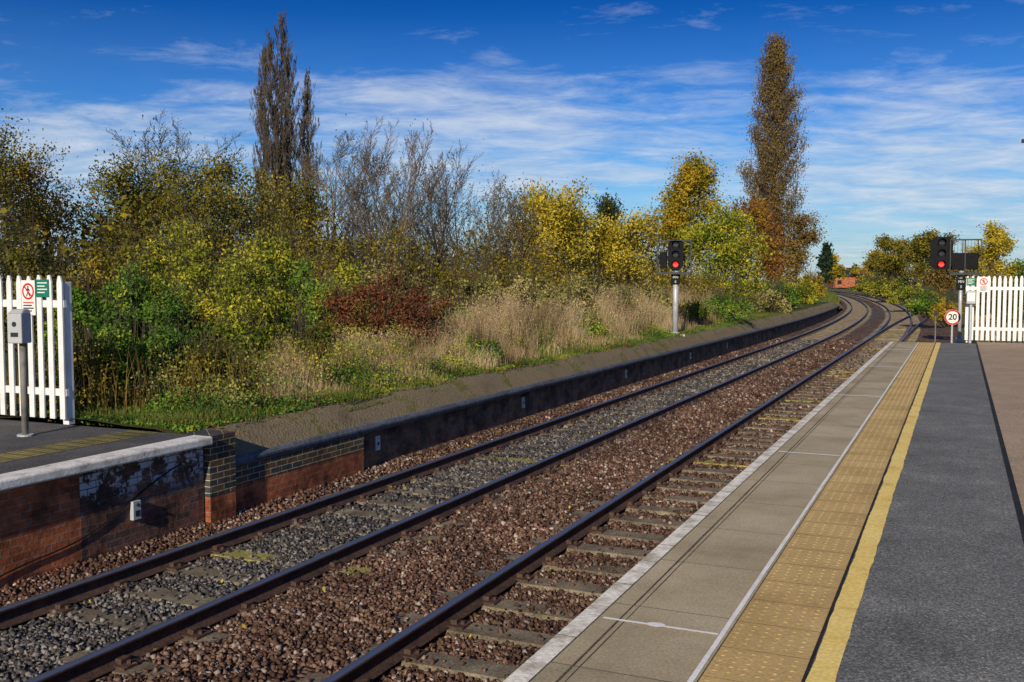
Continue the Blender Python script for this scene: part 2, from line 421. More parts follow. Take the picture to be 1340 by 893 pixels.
def tree(D, L, H, W, leaf, nleaf, size, label, bark=m_bark, kind='round', seed=0, z=0.0, name='tree', lsig=.38, stems=1, nb=90, ntw=11, wide=.38, tw=.00013):
    x, y = at(D, L)
    segs = []; tips = []
    if kind == 'poplar':
        segs, tips = poplar_shape(seed, H, W, nb, ntw, stems, wide); S = np.array(segs)
    else:
        for s in range(stems):
            b = (0, 0) if stems == 1 else (random.uniform(-.5, .5), random.uniform(-.5, .5))
            ln = (0, 0) if stems == 1 else (random.uniform(-.25, .25), random.uniform(-.2, .2))
            if kind == 'round':
                sg, tp = grow(seed + s * 91, H * .85, H * .016, 3, ang=(52, 45, 40, 40), kids=(13, 6, 5), lf=(.50, .5, .5), start=.12, base=b, lean=ln, wig=.16)
            else:
                sg, tp = grow(seed + s * 91, H * .9, H * .010, 3, up=(.06, .18, .16, .1), ang=(34, 32, 34, 34), kids=(13, 9, 6), lf=(.55, .48, .45), start=.10, base=b, lean=ln, wig=.09)
            segs += sg; tips.append(tp)
        tips = np.concatenate(tips); S = np.array(segs)
        zmax = tips[:, 2].max(); ex = np.percentile(np.abs(tips[:, :2]), 95)
        k = np.array([W / 2 / ex, W / 2 / ex, H / zmax])
        S[:, :3] *= k; S[:, 3:6] *= k; tips = tips * k
    t = thing(name, fixlabel(label, ' beside the railway'), 'tree', (x, y, z))
    ob('trunk', tubes_mesh('trunk', S, bark, minr=max(.007, D * tw)), t)
    if nleaf:
        P = spread(tips, nleaf, (lsig, lsig, lsig * .8))
        P = P[P[:, 2] > .2]
        ob('crown', leaves_mesh('crown', P, size, leaf), t)
    return t

def bush(D, L, H, W, leaf, n, size, label, seed=0, z=0.0, stem=m_barkd, twigs=30, name='bush', nclump=None, cat='bush'):
    x, y = at(D, L)
    r = np.random.default_rng(seed)
    K = nclump or int(20 + W * H * 4)
    th = r.uniform(0, 2 * np.pi, K); rr = np.sqrt(r.uniform(0, 1, K)) * W * .5
    hz = H * (1 - (rr / (W * .5)) ** 2 * .45) * (r.uniform(.06, 1, K) ** .75) * r.uniform(.7, 1.08, K)
    C = np.stack([rr * np.cos(th), rr * np.sin(th), hz], 1)
    cr = r.uniform(.05, .16, K) * min(W, H * 1.4)
    i = r.integers(0, K, n)
    dv = r.normal(size=(n, 3)); dv /= np.linalg.norm(dv, axis=1)[:, None]
    P = C[i] + dv * (cr[i] * r.uniform(.1, 1.5, n))[:, None]
    P = P[P[:, 2] > .03]
    segs = []
    for j in range(K):
        a = np.array([C[j, 0] * .25, C[j, 1] * .25, -.05]); c = C[j]; m = (a + c) / 2 + r.normal(size=3) * .05 * H
        segs += [(*a, *m, .018, .013), (*m, *c, .013, .008)]
        for q in range(4):
            e = c + np.array([r.normal() * .5, r.normal() * .5, abs(r.normal()) * 1.1]) * cr[j] * 1.9
            segs.append((*c, *e, .006, .003))
    for j in range(twigs):
        t0 = r.uniform(0, 6.28); rad = r.uniform(0, W * .4)
        a = np.array([rad * .5 * math.cos(t0), rad * .5 * math.sin(t0), 0]); e = np.array([rad * math.cos(t0), rad * math.sin(t0), H * r.uniform(.8, 1.2)])
        segs.append((*a, *e, .010, .003))
    t = thing(name, fixlabel(label, ' on the rough trackside ground'), cat, (x, y, z))
    ob('stems', tubes_mesh('stems', segs, stem, minr=max(.003, D * .00012)), t)
    ob('foliage', leaves_mesh('foliage', P, size, leaf), t)
    return t

# ------------------------------------------------------------------ terrain and ground
def strip(name, ys, prof, xf, mat, jit=0.0, **p):
    """profile [(x,z)...] swept along y with x offset xf(y)"""
    V = []; n = 0
    for y in ys:
        pr = prof(y) if callable(prof) else prof
        for (x, z) in pr:
            V.append((x + xf(y), y, z + (random.uniform(-jit, jit) if jit else 0)))
        n = len(pr)
    F = []
    for i in range(len(ys) - 1):
        for j in range(n - 1):
            a = i * n + j; F.append((a, a + 1, a + n + 1, a + n))
    me = npmesh(name, V, F, mat, smooth=True)
    return ob(name, me, **p)

S_ = dict(kind='structure')
MB().sheet(-2500, 2500, -200, 3500, -1.2, m_farg).ob('ground', **S_)

ys = list(np.arange(-12, 60, .8)) + list(np.arange(60, 425, 4.0))
ndev = lambda y: -dev(y)
BP = [(-8.25, -1.0), (-8.0, -1.03), (-7.7, -1.11), (-7.2, -1.13), (-6.5, -1.12), (-5.7, -1.13), (-5.2, -1.09), (-4.8, -1.07), (-4.4, -1.09), (-3.9, -1.145), (-2.4, -1.145), (-1.76, -1.13)]
def bedprof(y):
    return BP + ([(-1.7, -1.14)] if y < 34 else [(-.9 + min(1, (y - 34) / 20) * 1.2, -1.16)])
strip('ballast_bed', ys, bedprof, ndev, m_bed, .006, **S_)
strip('siding_bed', list(np.arange(60, 260, 4.0)), [(-2.2, -1.19), (-1.5, -1.135), (1.5, -1.135), (2.2, -1.19)], side, m_bed, 0, **S_)

def bankend(y): return min(1.0, max(0.0, (y - 88) / 14.0))
def bankprof(y):
    e = bankend(y); w = .018 * math.sin(y * .9) + .014 * math.sin(y * 2.3)
    return [(-8.0, -.345 - .75 * e), (-8.06, -.29 - .75 * e), (-8.16, -.17 + w * .5 - .7 * e), (-8.28, -.07 + w - .7 * e), (-8.40, -.02 + w - .65 * e), (-8.58, -.02 - .6 * e), (-9.3, -.06 - .6 * e)]
strip('platform_bank', list(np.arange(9.45, 88, .3)) + list(np.arange(88, 110, 2)), bankprof, ndev, m_bank, .010, **S_)

XS = [8.5, 8.8, 9.3, 9.8, 10.5, 11.3, 12.2, 13.3, 15, 17, 20, 24, 30, 40, 60, 100, 220]
def terr(y):
    e = bankend(y)
    return [(-a, (-.035 if a < 8.55 else .0) + max(0, min(1, (a - 8.5) / .6)) * (.04 * math.sin(a * 1.3 + y * .7) + .04 * math.sin(y * 1.9 + a)) - .62 * e) for a in XS]
strip('grassy_terrain', list(np.arange(9.1, 60, .7)) + list(np.arange(60, 440, 5.0)), terr, ndev, m_grassg, .02, **S_)
strip('station_side_ground', [-12, -4, 4, 9.2], [(-15.9, -.02), (-16.4, -.02), (-40, 0), (-150, 0)], lambda y: 0, m_grassg, 0, **S_)
def terrR(y):
    q = min(1, max(0, (y - 45) / 60))
    return [(a, z + (0 if a < 4 else .1 * math.sin(y * .3 + a))) for a, z in ((-.2 + q * 3.4, -1.14), (1.4 + q * 3.6, -.5), (7, -.3), (14, -.2), (40, 0), (160, 0))]
strip('verge_terrain', list(np.arange(32.6, 60, 1.2)) + list(np.arange(60, 420, 5.0)), terrR, lambda y: -dev(y) * .25 if y < 90 else -dev(90) * .25 - (dev(y) - dev(90)) * .8, m_grassg, .03, **S_)

# ------------------------------------------------------------------ near platform
Y0, Y1 = -12, 31.2
MB().box(-1.76, -1.69, Y0, Y1, -1.3, -.105, m_brR).ob('platform_wall', label='brick side wall below the platform edge', category='wall')
strips = [('platform_edge_coping', -1.83, -1.72, m_edge, .1), ('concrete_paving', -1.72, -1.03, m_slab, .09), ('tactile_paving', -1.03, -.60, m_tact, .09),
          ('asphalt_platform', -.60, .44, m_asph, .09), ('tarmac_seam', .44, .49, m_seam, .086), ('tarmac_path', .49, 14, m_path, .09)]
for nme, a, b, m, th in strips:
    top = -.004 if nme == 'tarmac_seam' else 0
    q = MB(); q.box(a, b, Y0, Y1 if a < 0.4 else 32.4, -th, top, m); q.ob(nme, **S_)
ax = np.arange(-.995, -.62, .0665)
by = np.arange(2.5, Y1 - .1, .0665)
BX, BY = np.meshgrid(ax, by); BX = BX.ravel(); BY = BY.ravel()
keep = (BY % .4) > .03; BX = BX[keep]; BY = BY[keep]
an = np.arange(8) * np.pi / 4
base = np.stack([np.cos(an) * .0140, np.sin(an) * .0140, np.zeros(8)], 1); topv = np.stack([np.cos(an) * .007, np.sin(an) * .007, np.full(8, .0032)], 1)
bl = np.concatenate([base, topv]); N = len(BX)
V = bl[None] + np.stack([BX, BY, np.zeros(N)], 1)[:, None]
k = np.arange(8); k2 = (k + 1) % 8
f = np.concatenate([np.stack([k, k2, 8 + k2, 8 + k], 1), [[8, 9, 10, 11], [8, 11, 12, 15], [12, 13, 14, 15]]])
F = f[None] + (np.arange(N) * 16)[:, None, None]
ob('tactile_blisters', npmesh('tactile_blisters', V.reshape(-1, 3), F.reshape(-1, 4), m_tact), kind='structure')
j = MB()
for y in np.arange(-12, Y1, .4): j.sheet(-1.028, -.602, y - .002, y + .002, .003, m_seamL)
j.sheet(-1.034, -1.028, Y0, Y1, .003, m_seamL); j.sheet(-.606, -.588, Y0, Y1, .004, m_seam); j.sheet(-1.724, -1.717, Y0, Y1, .003, m_seamL)
for y in np.arange(-12, Y1, .95): j.sheet(-1.83, -1.725, y + .47, y + .476, .003, m_seamL)
j.ob('paving_joints', **S_)
def wobble(name, a, b, z, mat, w, step=.12):
    V = []; ysl = np.arange(Y0, Y1, step); o1 = o2 = 0
    for y in ysl:
        o1 = o1 * .6 + random.uniform(-w, w); o2 = o2 * .6 + random.uniform(-w, w)
        V += [(a + o1, y, z), (b + o2, y, z)]
    F = [(2 * i, 2 * i + 1, 2 * i + 3, 2 * i + 2) for i in range(len(ysl) - 1)]
    ob(name, npmesh(name, V, F, mat), kind='structure')
wobble('yellow_line', -.585, -.465, .0045, m_yline, .004, .07)
wobble('white_line', -1.072, -1.048, .004, m_lineW, .0015)
wobble('slab_line', -1.612, -1.600, .003, m_seamL, .0012)  # two thin dark lines drawn along the slabs, parallel to the edge
wobble('slab_line', -1.575, -1.569, .003, m_seamL, .0012)
q = MB()
for y, hw in ((4.95, .012), (10.6, .022), (16.3, .032), (22.0, .04), (27.7, .05)): q.sheet(-1.69, -1.076, y - hw, y + hw, .006, m_lineW)
q.add([(-1.40 + .05 * math.cos(t) , 4.95 + .035 * math.sin(t), .009) for t in np.linspace(0, 2 * np.pi, 14)[:-1]], [tuple(range(13))], m_lineW)
q.ob('cross_markings', **S_)
q = MB()
q.add([(-1.72, Y1, -.01), (-.45, Y1, -.01), (-.45, 41, -.95), (-1.72, 41, -.95), (-1.72, Y1, -1.3), (-.45, Y1, -1.3), (-.45, 41, -1.3), (-1.72, 41, -1.3)],
      [(0, 1, 2, 3), (0, 3, 7, 4), (1, 5, 6, 2), (3, 2, 6, 7)], m_slab)
q.add([(-.445, Y1, -.02), (.5, Y1, -.02), (.5, 37, -.45), (-.445, 39.5, -.85)], [(0, 1, 2, 3)], m_path)
q.box(-.445, 3, Y1 + .005, 32.45, -1.2, -.09, m_path)
q.ob('platform_ramp', **S_)

# ------------------------------------------------------------------ far platform
MB().box(-8.12, -7.83, -12, 9.0, -.10, .0, m_edgeL).ob('far_platform_edge_coping', bevel=.02, **S_)
q = MB(); q.box(-8.62, -8.12, -12, 8.99, -.1, -.003, m_asph_l); q.box(-9.06, -8.62, -12, 8.985, -.1, -.001, m_tact_l); q.box(-16, -9.06, -12, 9.0, -.1, -.003, m_asph_l)
q.ob('far_platform', **S_)
q = MB()
for y in np.arange(2, 9, .2): q.sheet(-9.05, -8.63, y, y + .014, .003, m_seam)
for x in np.arange(-9.0, -8.6, .1): q.sheet(x, x + .01, 2, 8.98, .0045, m_seam)
q.ob('far_tactile_joints', **S_)
w = thing('platform_wall', 'blackened brick platform wall with flaking white paint', 'wall', (-8, 0, 0))
MB().box(-.1, .03, -12, 7.2, -1.25, -.101, m_brR).ob('red_brick_wall', w)
MB().box(-.1, .033, 7.202, 8.98, -1.25, -.101, m_brD).ob('sooty_brick_wall', w)
pr = thing('brick_pier', 'dark brick pier with yellow mortar at the platform end', 'pier', (-8, 9.0, 0))
MB().box(-.35, .11, .0, .45, -.72, -.01, m_brY).ob('upper_brickwork', pr)
MB().box(-.35, .107, .003, .447, -1.25, -.721, m_brR).ob('lower_brickwork', pr)
w2 = thing('disused_platform_wall', 'long sooty brick wall of a disused platform with blue coping', 'wall')
MB().box(-8.3, -7.97, 9.46, 12.4, -.70, -.47, m_brY).ob('upper_brickwork', w2)
MB().box(-8.3, -7.973, 9.46, 12.4, -1.25, -.701, m_brR).ob('lower_brickwork', w2)
yw = list(np.arange(12.4, 90, 1.2))
strip('sooty_brick_face', yw, [(-8.12, -1.25), (-8.12, -.47), (-8.3, -.47)], ndev, m_brDD, parent=w2)
yw2 = [9.46] + list(np.arange(10, 90, 1.2))
strip('coping', yw2, [(-8.3, -.468), (-7.96, -.468), (-7.95, -.39), (-7.965, -.35), (-7.99, -.335), (-8.3, -.335)], ndev, m_coping, parent=w2)

for i, y in enumerate((13.0, 18.6, 25.5, 32.5, 38.2)):
    x = -8.12 - dev(y)
    q = MB(); q.box(0, .025, -.06, .06, -.11, .11, m_fence); q.box(.025, .03, -.022, .022, -.03, .02, m_dgrey); q.cyl((.02, 0, .08), (.035, 0, .08), .008, m_dgrey, n=8)
    q.ob('marker_plate', loc=(x, y, -.70), bevel=.005, label='small white plate fixed to the sooty brick wall', category='plate', group='plates on the platform wall')
q = MB(); q.box(0, .05, -.055, .055, -.10, .10, m_box); q.box(.05, .056, -.03, .03, -.06, .0, m_dgrey); q.cyl((.04, 0, .06), (.07, 0, .06), .018, m_dgrey, n=10)
q.ob('junction_box', loc=(-7.965, 7.9, -.64), bevel=.01, label='small pale junction box on the blackened platform wall', category='box')
cb = MB(); prev = None
for i in range(25):
    t = i / 24; yy = 5.9 + t * 2.7; zz = -.98 + .70 * t ** 1.5 + .04 * math.sin(t * 9); pt = (-7.955, yy, zz)
    if prev: cb.cyl(prev, pt, .008, m_black, n=5, cap=False)
    prev = pt
cb.ob('cable', label='thin black cable drooping across the platform wall', category='cable')

# ------------------------------------------------------------------ tracks
RP = [(-.075, -.159), (.075, -.159), (.075, -.148), (.02, -.128), (.010, -.11), (.010, -.05), (.035, -.036), (.036, -.010), (.027, .0), (-.027, .0), (-.036, -.010), (-.035, -.036), (-.010, -.05), (-.010, -.11), (-.02, -.128), (-.075, -.148)]
def rail_mesh(name, cx, ysr, xf, zt=-.94):
    V = []; F = []; mi = []; n = len(RP)
    for y in ysr:
        for (x, z) in RP: V.append((cx + x + xf(y), y, zt + z))
    for i in range(len(ysr) - 1):
        for j2 in range(n):
            a = i * n + j2; b = i * n + (j2 + 1) % n
            F.append((a, b, b + n, a + n)); mi.append(1 if j2 in (7, 8, 9) else 0)
    return npmesh(name, V, F, [m_rail, m_railtop], mi)

def sleeper_mesh(mat):
    q = MB()
    q.box(-1.3, 1.3, -.125, .125, -.14, 0, mat)
    for sx in (-.75, .75):
        q.box(sx - .19, sx + .19, -.09, .09, .001, .022, m_rail)
        for s2 in (-1, 1):
            q.box(sx + s2 * .085 - .03, sx + s2 * .085 + .03, -.045, .045, .022, .06, m_rail)
            q.cyl((sx + s2 * .15, 0, .02), (sx + s2 * .15, 0, .05), .018, m_rail, n=6)
    return q.mesh('sleeper')
sm = sleeper_mesh(m_sleep); smy = sleeper_mesh(m_sleepY)
sleepY = {}
def track(label, cx, y0, y1, xf, sl0, zoff=0.0, gap=.70, nind=96):
    t = thing('railway_track', label, 'railway track')
    ysr = [y0] + [v for v in np.arange(40, y1, 3.0) if v > y0 + .5]
    for s in (-.752, .752):
        ob('rail', rail_mesh('rail', cx + s, ysr, xf, -.94 + zoff), t)
    lst = []
    y = sl0; c = 0; rest = []
    while y < y1 - 5:
        yy = y + random.uniform(-.03, .03)
        ang = math.atan((xf(yy + 1) - xf(yy)))
        if c < nind:
            me = smy if (random.random() < .09) else sm
            ob('sleeper', me, t, (cx + xf(yy) + random.uniform(-.03, .03), yy, -1.1 + zoff + random.uniform(-.003, .003)), (0, 0, -ang + random.uniform(-.01, .01)))
        else: rest.append((cx + xf(yy), yy))
        lst.append(yy); y += gap; c += 1
    if rest:
        q = MB()
        for (x, yy) in rest: q.box(x - 1.3, x + 1.3, yy - .125, yy + .125, -1.24 + zoff, -1.1 + zoff, m_sleep)
        q.ob('distant_sleepers', t, kind='stuff')
    sleepY[cx] = np.array(lst)
track('railway track with rusty rails on weathered sleepers beside the platform', -3.14, -12, 415, ndev, 1.0)
track('railway track on grey oily ballast beside the disused platform', -6.5, -12, 415, ndev, 1.3, nind=88)
track('siding track diverging past the platform end', 0, 46, 240, side, 88, zoff=-.006, nind=20)

# ------------------------------------------------------------------ ballast stones
def scatter(y0, y1, dens, size):
    xs0, xs1 = -8.0, -1.88
    n = int((y1 - y0) * (xs1 - xs0) * dens)
    x = rng.uniform(xs0, xs1, n); y = rng.uniform(y0, y1, n)
    d = devs(y)
    keep = np.ones(n, bool)
    for cx in (-3.14, -6.5):
        for s in (-.752, .752): keep &= np.abs(x - (cx + s)) > .085
    z = np.interp(x, [b[0] for b in BP], [b[1] for b in BP]) + rng.uniform(-.008, .024, n)
    pat = np.sin(x * 2.1 + y * 1.7) + np.sin(y * 3.3 - x * 4.1) + rng.normal(0, .5, n)
    for cx, pk in ((-3.14, .35), (-6.5, -.55)):
        sy = sleepY[cx]; idx = np.clip(np.searchsorted(sy, y), 1, len(sy) - 1)
        dist = np.minimum(np.abs(sy[idx] - y), np.abs(sy[idx - 1] - y))
        ons = (np.abs(x - cx) < 1.25) & (dist < .14)
        keep &= ~(ons & ((pat < pk + 1.5) if cx > -5 else (pat < pk + 1.3)) & (rng.random(n) < .96))
        z = np.where(ons, -1.09, z)
    x = (x - d)[keep]; y = y[keep]; z = z[keep]; n = len(x)
    cube = np.array([[a, b, c] for a in (-1, 1) for b in (-1, 1) for c in (-1, 1)], float) * .55
    v = cube[None] + rng.uniform(-.28, .28, (n, 8, 3))
    v *= rng.uniform(.55, 1.25, (n, 1, 3)) * (size * rng.uniform(.45, 1.3, (n, 1, 1)))
    q = rng.normal(size=(n, 4)); q /= np.linalg.norm(q, axis=1)[:, None]
    w_, a, b, c = q.T
    Rm = np.stack([1 - 2 * (b * b + c * c), 2 * (a * b - c * w_), 2 * (a * c + b * w_), 2 * (a * b + c * w_), 1 - 2 * (a * a + c * c), 2 * (b * c - a * w_), 2 * (a * c - b * w_), 2 * (b * c + a * w_), 1 - 2 * (a * a + b * b)], 1).reshape(n, 3, 3)
    v = np.einsum('nij,nkj->nki', Rm, v) + np.stack([x, y, z], 1)[:, None]
    f = np.array([[0, 1, 3, 2], [4, 6, 7, 5], [0, 4, 5, 1], [2, 3, 7, 6], [0, 2, 6, 4], [1, 5, 7, 3]])
    return v.reshape(-1, 3), n, f
parts = [scatter(3.6, 10, 1450, .026), scatter(10, 18, 700, .032), scatter(18, 30, 240, .042), scatter(30, 50, 60, .055)]
V = np.concatenate([a[0] for a in parts]); N = sum(a[1] for a in parts)
F = parts[0][2][None] + (np.arange(N) * 8)[:, None, None]
ob('ballast', npmesh('ballast', V, F.reshape(-1, 4), m_stone), kind='stuff')
n = 170
P = np.stack([rng.uniform(-7.9, -2, n), rng.uniform(5, 25, n), np.full(n, -1.05)], 1)
ob('fallen_leaves', leaves_mesh('fallen_leaves', P, .024, L_yellow), kind='stuff')

# ------------------------------------------------------------------ fences
def fence(label, loc, n, dx, H, posts, z0=.06):
    t = thing('picket_fence', label, 'fence', loc)
    q = MB()
    for i in range(n):
        x = i * dx
        w_ = .043; hz = H + random.uniform(-.008, .008)
        a, b = x - w_, x + w_
        v = [(a, 0, z0), (b, 0, z0), (b, 0, hz - .09), (x + .018, 0, hz), (x - .018, 0, hz), (a, 0, hz - .09)]
        v += [(c[0], .022, c[2]) for c in v]
        q.add(v, [(0, 1, 2, 3, 4, 5), (11, 10, 9, 8, 7, 6)] + [(k, k + 6, (k + 1) % 6 + 6, (k + 1) % 6) for k in range(6)], m_fence)
    q.ob('pickets', t)
    x0, x1 = sorted((-.05 if dx > 0 else .05, n * dx))
    for z in (.35, H - .4): MB().box(x0, x1, .0225, .065, z, z + .09, m_fence).ob('fence_rail', t)
    for px in posts: MB().box(px - .05, px + .05, .066, .166, -.02, H - .08, m_fence).ob('fence_post', t, bevel=.006)
    return t
fence('white wooden picket fence across the end of the platform', (-10.22, 9.0, 0), 16, -.178, 1.86, (-.02, -1.5, -2.8))
fence('white wooden picket fence closing off the platform end', (.20, 31.9, 0), 32, .14, 1.92, (.04, 1.6, 3.4))

def text_part(s, size, mat, parent, loc, name='lettering', rot=(math.pi / 2, 0, 0)):
    cu = bpy.data.curves.new('txt', 'FONT'); cu.body = s; cu.size = size; cu.align_x = 'CENTER'; cu.align_y = 'CENTER'; cu.extrude = .0008; cu.offset = size * .02
    o = bpy.data.objects.new('t', cu); COL.objects.link(o)
    dg = bpy.context.evaluated_depsgraph_get(); me = bpy.data.meshes.new_from_object(o.evaluated_get(dg))
    bpy.data.objects.remove(o); me.materials.clear(); me.materials.append(mat)
    return ob(name, me, parent, loc, rot)

def nowalk_sign(loc, k=1.0):
    t = thing('warning_sign', 'white no pedestrians sign with red prohibition circle on the fence', 'sign', loc, group='no pedestrians signs on the fences')
    MB().box(-.12 * k, .12 * k, -.006, 0, -.22 * k, .22 * k, m_white).ob('plate', t)
    q = MB(); c = (0, .08 * k)
    q.ring(c, .105 * k, .08 * k, -.008, m_red)
    q.bar((-.07 * k, .15 * k), (.07 * k, .01 * k), .02 * k, -.0105, m_red)
    q.disc((0, .08 * k + .055 * k), .013 * k, -.009, m_black, 12)
    q.bar((0, .08 * k + .04 * k), (0, .08 * k - .005 * k), .026 * k, -.009, m_black)
    q.bar((0, .075 * k), (-.028 * k, .08 * k - .062 * k), .013 * k, -.009, m_black)
    q.bar((0, .075 * k), (.028 * k, .08 * k - .062 * k), .013 * k, -.009, m_black)
    q.bar((.005, .115 * k), (.036 * k, .085 * k), .01 * k, -.009, m_black); q.bar((-.005, .115 * k), (-.036 * k, .085 * k), .01 * k, -.009, m_black)
    q.ob('pictogram', t)
    q = MB()
    for i in range(4): q.box(-.09 * k, (.09 - .03 * (i % 2)) * k, -.008, -.0065, (-.07 - i * .035) * k, (-.055 - i * .035) * k, m_black if i else m_red)
    q.ob('lettering', t)
def green_sign(loc, k=1.0):
    t = thing('notice_sign', 'small green notice with white lines of lettering', 'sign', loc, group='green notices on the fences')
    MB().box(-.11 * k, .11 * k, -.006, 0, -.11 * k, .11 * k, m_green).ob('plate', t)
    q = MB()
    for i in range(4): q.box(-.085 * k, (.085 - .04 * (i % 2)) * k, -.008, -.0065, (.06 - i * .04) * k, (.074 - i * .04) * k, m_white)
    q.ob('lettering', t)
nowalk_sign((-10.75, 8.995, 1.58)); green_sign((-10.50, 8.995, 1.70))
nowalk_sign((.62, 31.895, 1.68), 1.0); green_sign((.28, 31.895, 1.76), 1.0)

x, y = at(11.45, -5.64)
t = thing('help_point', 'grey help point box on a weathered post', 'help point', (x, y, 0), rz=.2)
MB().cyl((0, 0, 0), (0, 0, 1.15), .038, m_postg, n=14).ob('post', t, smooth=True)
MB().cyl((0, 0, 0), (0, 0, .02), .09, m_grey, n=14).ob('base_plate', t)
q = MB(); q.box(-.095, .095, -.13, .04, 1.08, 1.42, m_box); q.add([(-.095, -.13, 1.42), (.095, -.13, 1.42), (.095, .04, 1.42), (-.095, .04, 1.42), (-.075, -.06, 1.47), (.075, -.06, 1.47), (.075, .03, 1.47), (-.075, .03, 1.47)], [(4, 5, 6, 7), (0, 1, 5, 4), (1, 2, 6, 5), (2, 3, 7, 6), (3, 0, 4, 7)], m_box)
q.ob('housing', t, bevel=.012)
q = MB(); q.disc((0, 1.3), .03, -.132, m_dgrey, 16); q.bar((-.05, 1.18), (.05, 1.18), .05, -.132, m_dgrey); q.ob('speaker', t)
t = thing('telephone_box', 'small white telephone cabinet fixed beside the fence', 'telephone box', (.30, 31.75, 0))
MB().box(-.12, .12, -.10, .10, 1.12, 1.5, m_box).ob('cabinet', t, bevel=.015)
MB().cyl((0, 0, -.02), (0, 0, 1.12), .04, m_grey, n=12).ob('post', t)
MB().box(-.1, .1, -.104, -.1005, 1.2, 1.44, m_white).ob('door', t)

# ------------------------------------------------------------------ signals
m_lens, nt, bs = newmat('lit_red_lens'); bs.inputs['Base Color'].default_value = (.6, .01, .01, 1)
bs.inputs['Emission Color'].default_value = (1, .02, .01, 1); bs.inputs['Emission Strength'].default_value = 1.5
m_glass, nt, bs = newmat('dark_lens'); bs.inputs['Base Color'].default_value = (.01, .012, .015, 1); bs.inputs['Roughness'].default_value = .25

def hood(q, c, y0, r, ln):
    n = 14; V = []; F = []
    for k in range(n + 1):
        a = math.radians(-40 + 260 * k / n)
        V += [(c[0] + r * math.cos(a), y0, c[1] + r * math.sin(a)), (c[0] + r * math.cos(a), y0 - ln * (.45 + .55 * max(0, math.sin(a))), c[1] + r * math.sin(a))]
    F = [(2 * k, 2 * k + 1, 2 * k + 3, 2 * k + 2) for k in range(n)]
    q.add(V, F, m_black)

def signal(label, loc, hx, hz, hw, hh, nl, lit, cage, plate, post_r, boxes, rz=0, base=True):
    t = thing('railway_signal', label, 'railway signal', loc, rz)
    top = hz + .1
    q = MB(); q.cyl((0, 0, -.15), (0, 0, top), post_r, m_grey, n=20); q.cyl((0, 0, -.15), (0, 0, .06), post_r * 1.7, m_grey, n=20); q.ob('post', t, smooth=True)
    if base: MB().box(-.35, .35, -.35, .35, -.3, .0, m_slab).ob('concrete_base', t, bevel=.02)
    h = MB()
    z0, z1 = hz, hz + hh
    cch = hw * .22
    o = [(-hw / 2 + cch, z0), (hw / 2 - cch, z0), (hw / 2, z0 + cch), (hw / 2, z1 - cch), (hw / 2 - cch, z1), (-hw / 2 + cch, z1), (-hw / 2, z1 - cch), (-hw / 2, z0 + cch)]
    v = [(hx + a, -.20, b) for a, b in o] + [(hx + a, -.17, b) for a, b in o]
    h.add(v, [tuple(range(8)), tuple(range(15, 7, -1))] + [(k, k + 8, (k + 1) % 8 + 8, (k + 1) % 8) for k in range(8)], m_black)
    h.box(hx - hw * .32, hx + hw * .32, -.168, .05, z0 + .06, z1 - .06, m_black)
    hd = h.ob('signal_head', t)
    for k in range(nl):
        cz = z0 + hh * (k + .5) / nl; c = (hx, cz)
        q = MB(); q.cyl((hx, -.201, cz), (hx, -.212, cz), .088, m_lens if k == lit else m_glass, n=20); q.ob('lens', hd, label='lit red lens' if k == lit else 'dark unlit lens')
        q = MB(); hood(q, c, -.203, .125, .24); q.ob('lens_hood', hd)
    x0, x1, c0, c1 = cage
    q = MB()
    for x in (x0, (x0 + x1) / 2, x1):
        for yy in ((-.16, .35) if x == (x0 + x1) / 2 else (-.28, .35)): q.box(x - .014, x + .014, yy, yy + .028, c0, c1, m_cage)
    for z in (c0, (c0 + c1) / 2, c1 - .026):
        for yy in (-.281, .351): 
            if yy < 0 and c0 < z < c1 - .1: continue
            q.box(x0 - .016, x1 + .016, yy, yy + .03, z, z + .026, m_cage)
        for x in (x0, x1): q.box(x - .012, x + .012, -.25, .35, z, z + .024, m_cage)
    for k in range(1, 9):
        x = x0 + (x1 - x0) * k / 9; q.box(x - .005, x + .005, .355, .365, c0, c1, m_cage)
    q.box(x0, x1, -.27, .36, c0 - .05, c0 - .003, m_cage)
    q.ob('cage', t)
    for (a, b, c, d) in boxes: MB().box(a, b, -.15, .2, c, d, m_black).ob('equipment_box', t, bevel=.01)
    if plate:
        tx, pz, pw, ph, s = plate
        pl = MB().box(-pw / 2, pw / 2, -post_r - .02, -post_r - .008, pz - ph / 2, pz + ph / 2, m_black).ob('number_plate', t)
        for k, l in enumerate(tx): text_part(l, s, m_box, pl, (0, -post_r - .0215, pz + ph * .22 - k * ph * .45), 'lettering')
    return t
x, y = at(33.5, 5.5)
signal('tall colour light signal showing red in a steel cage', (x, y, 0), .0, 2.16, .50, 1.0, 3, 0, (-.60, .50, 2.05, 3.14), (('MN', '6'), 1.83, .30, .33, .12), .095, [(-.52, -.30, 2.2, 2.75)], rz=.2)
x, y = at(33.0, 14.85)
signal('colour light signal showing red on a bracket with steel cage', (x, y, -.15), -.64, 2.30, .70, 1.08, 3, 0, (-.38, .56, 2.18, 3.30), (('MN', '5'), 1.82, .28, .38, .12), .06, [(-.30, .50, 2.3, 2.85)], rz=.15, base=False)

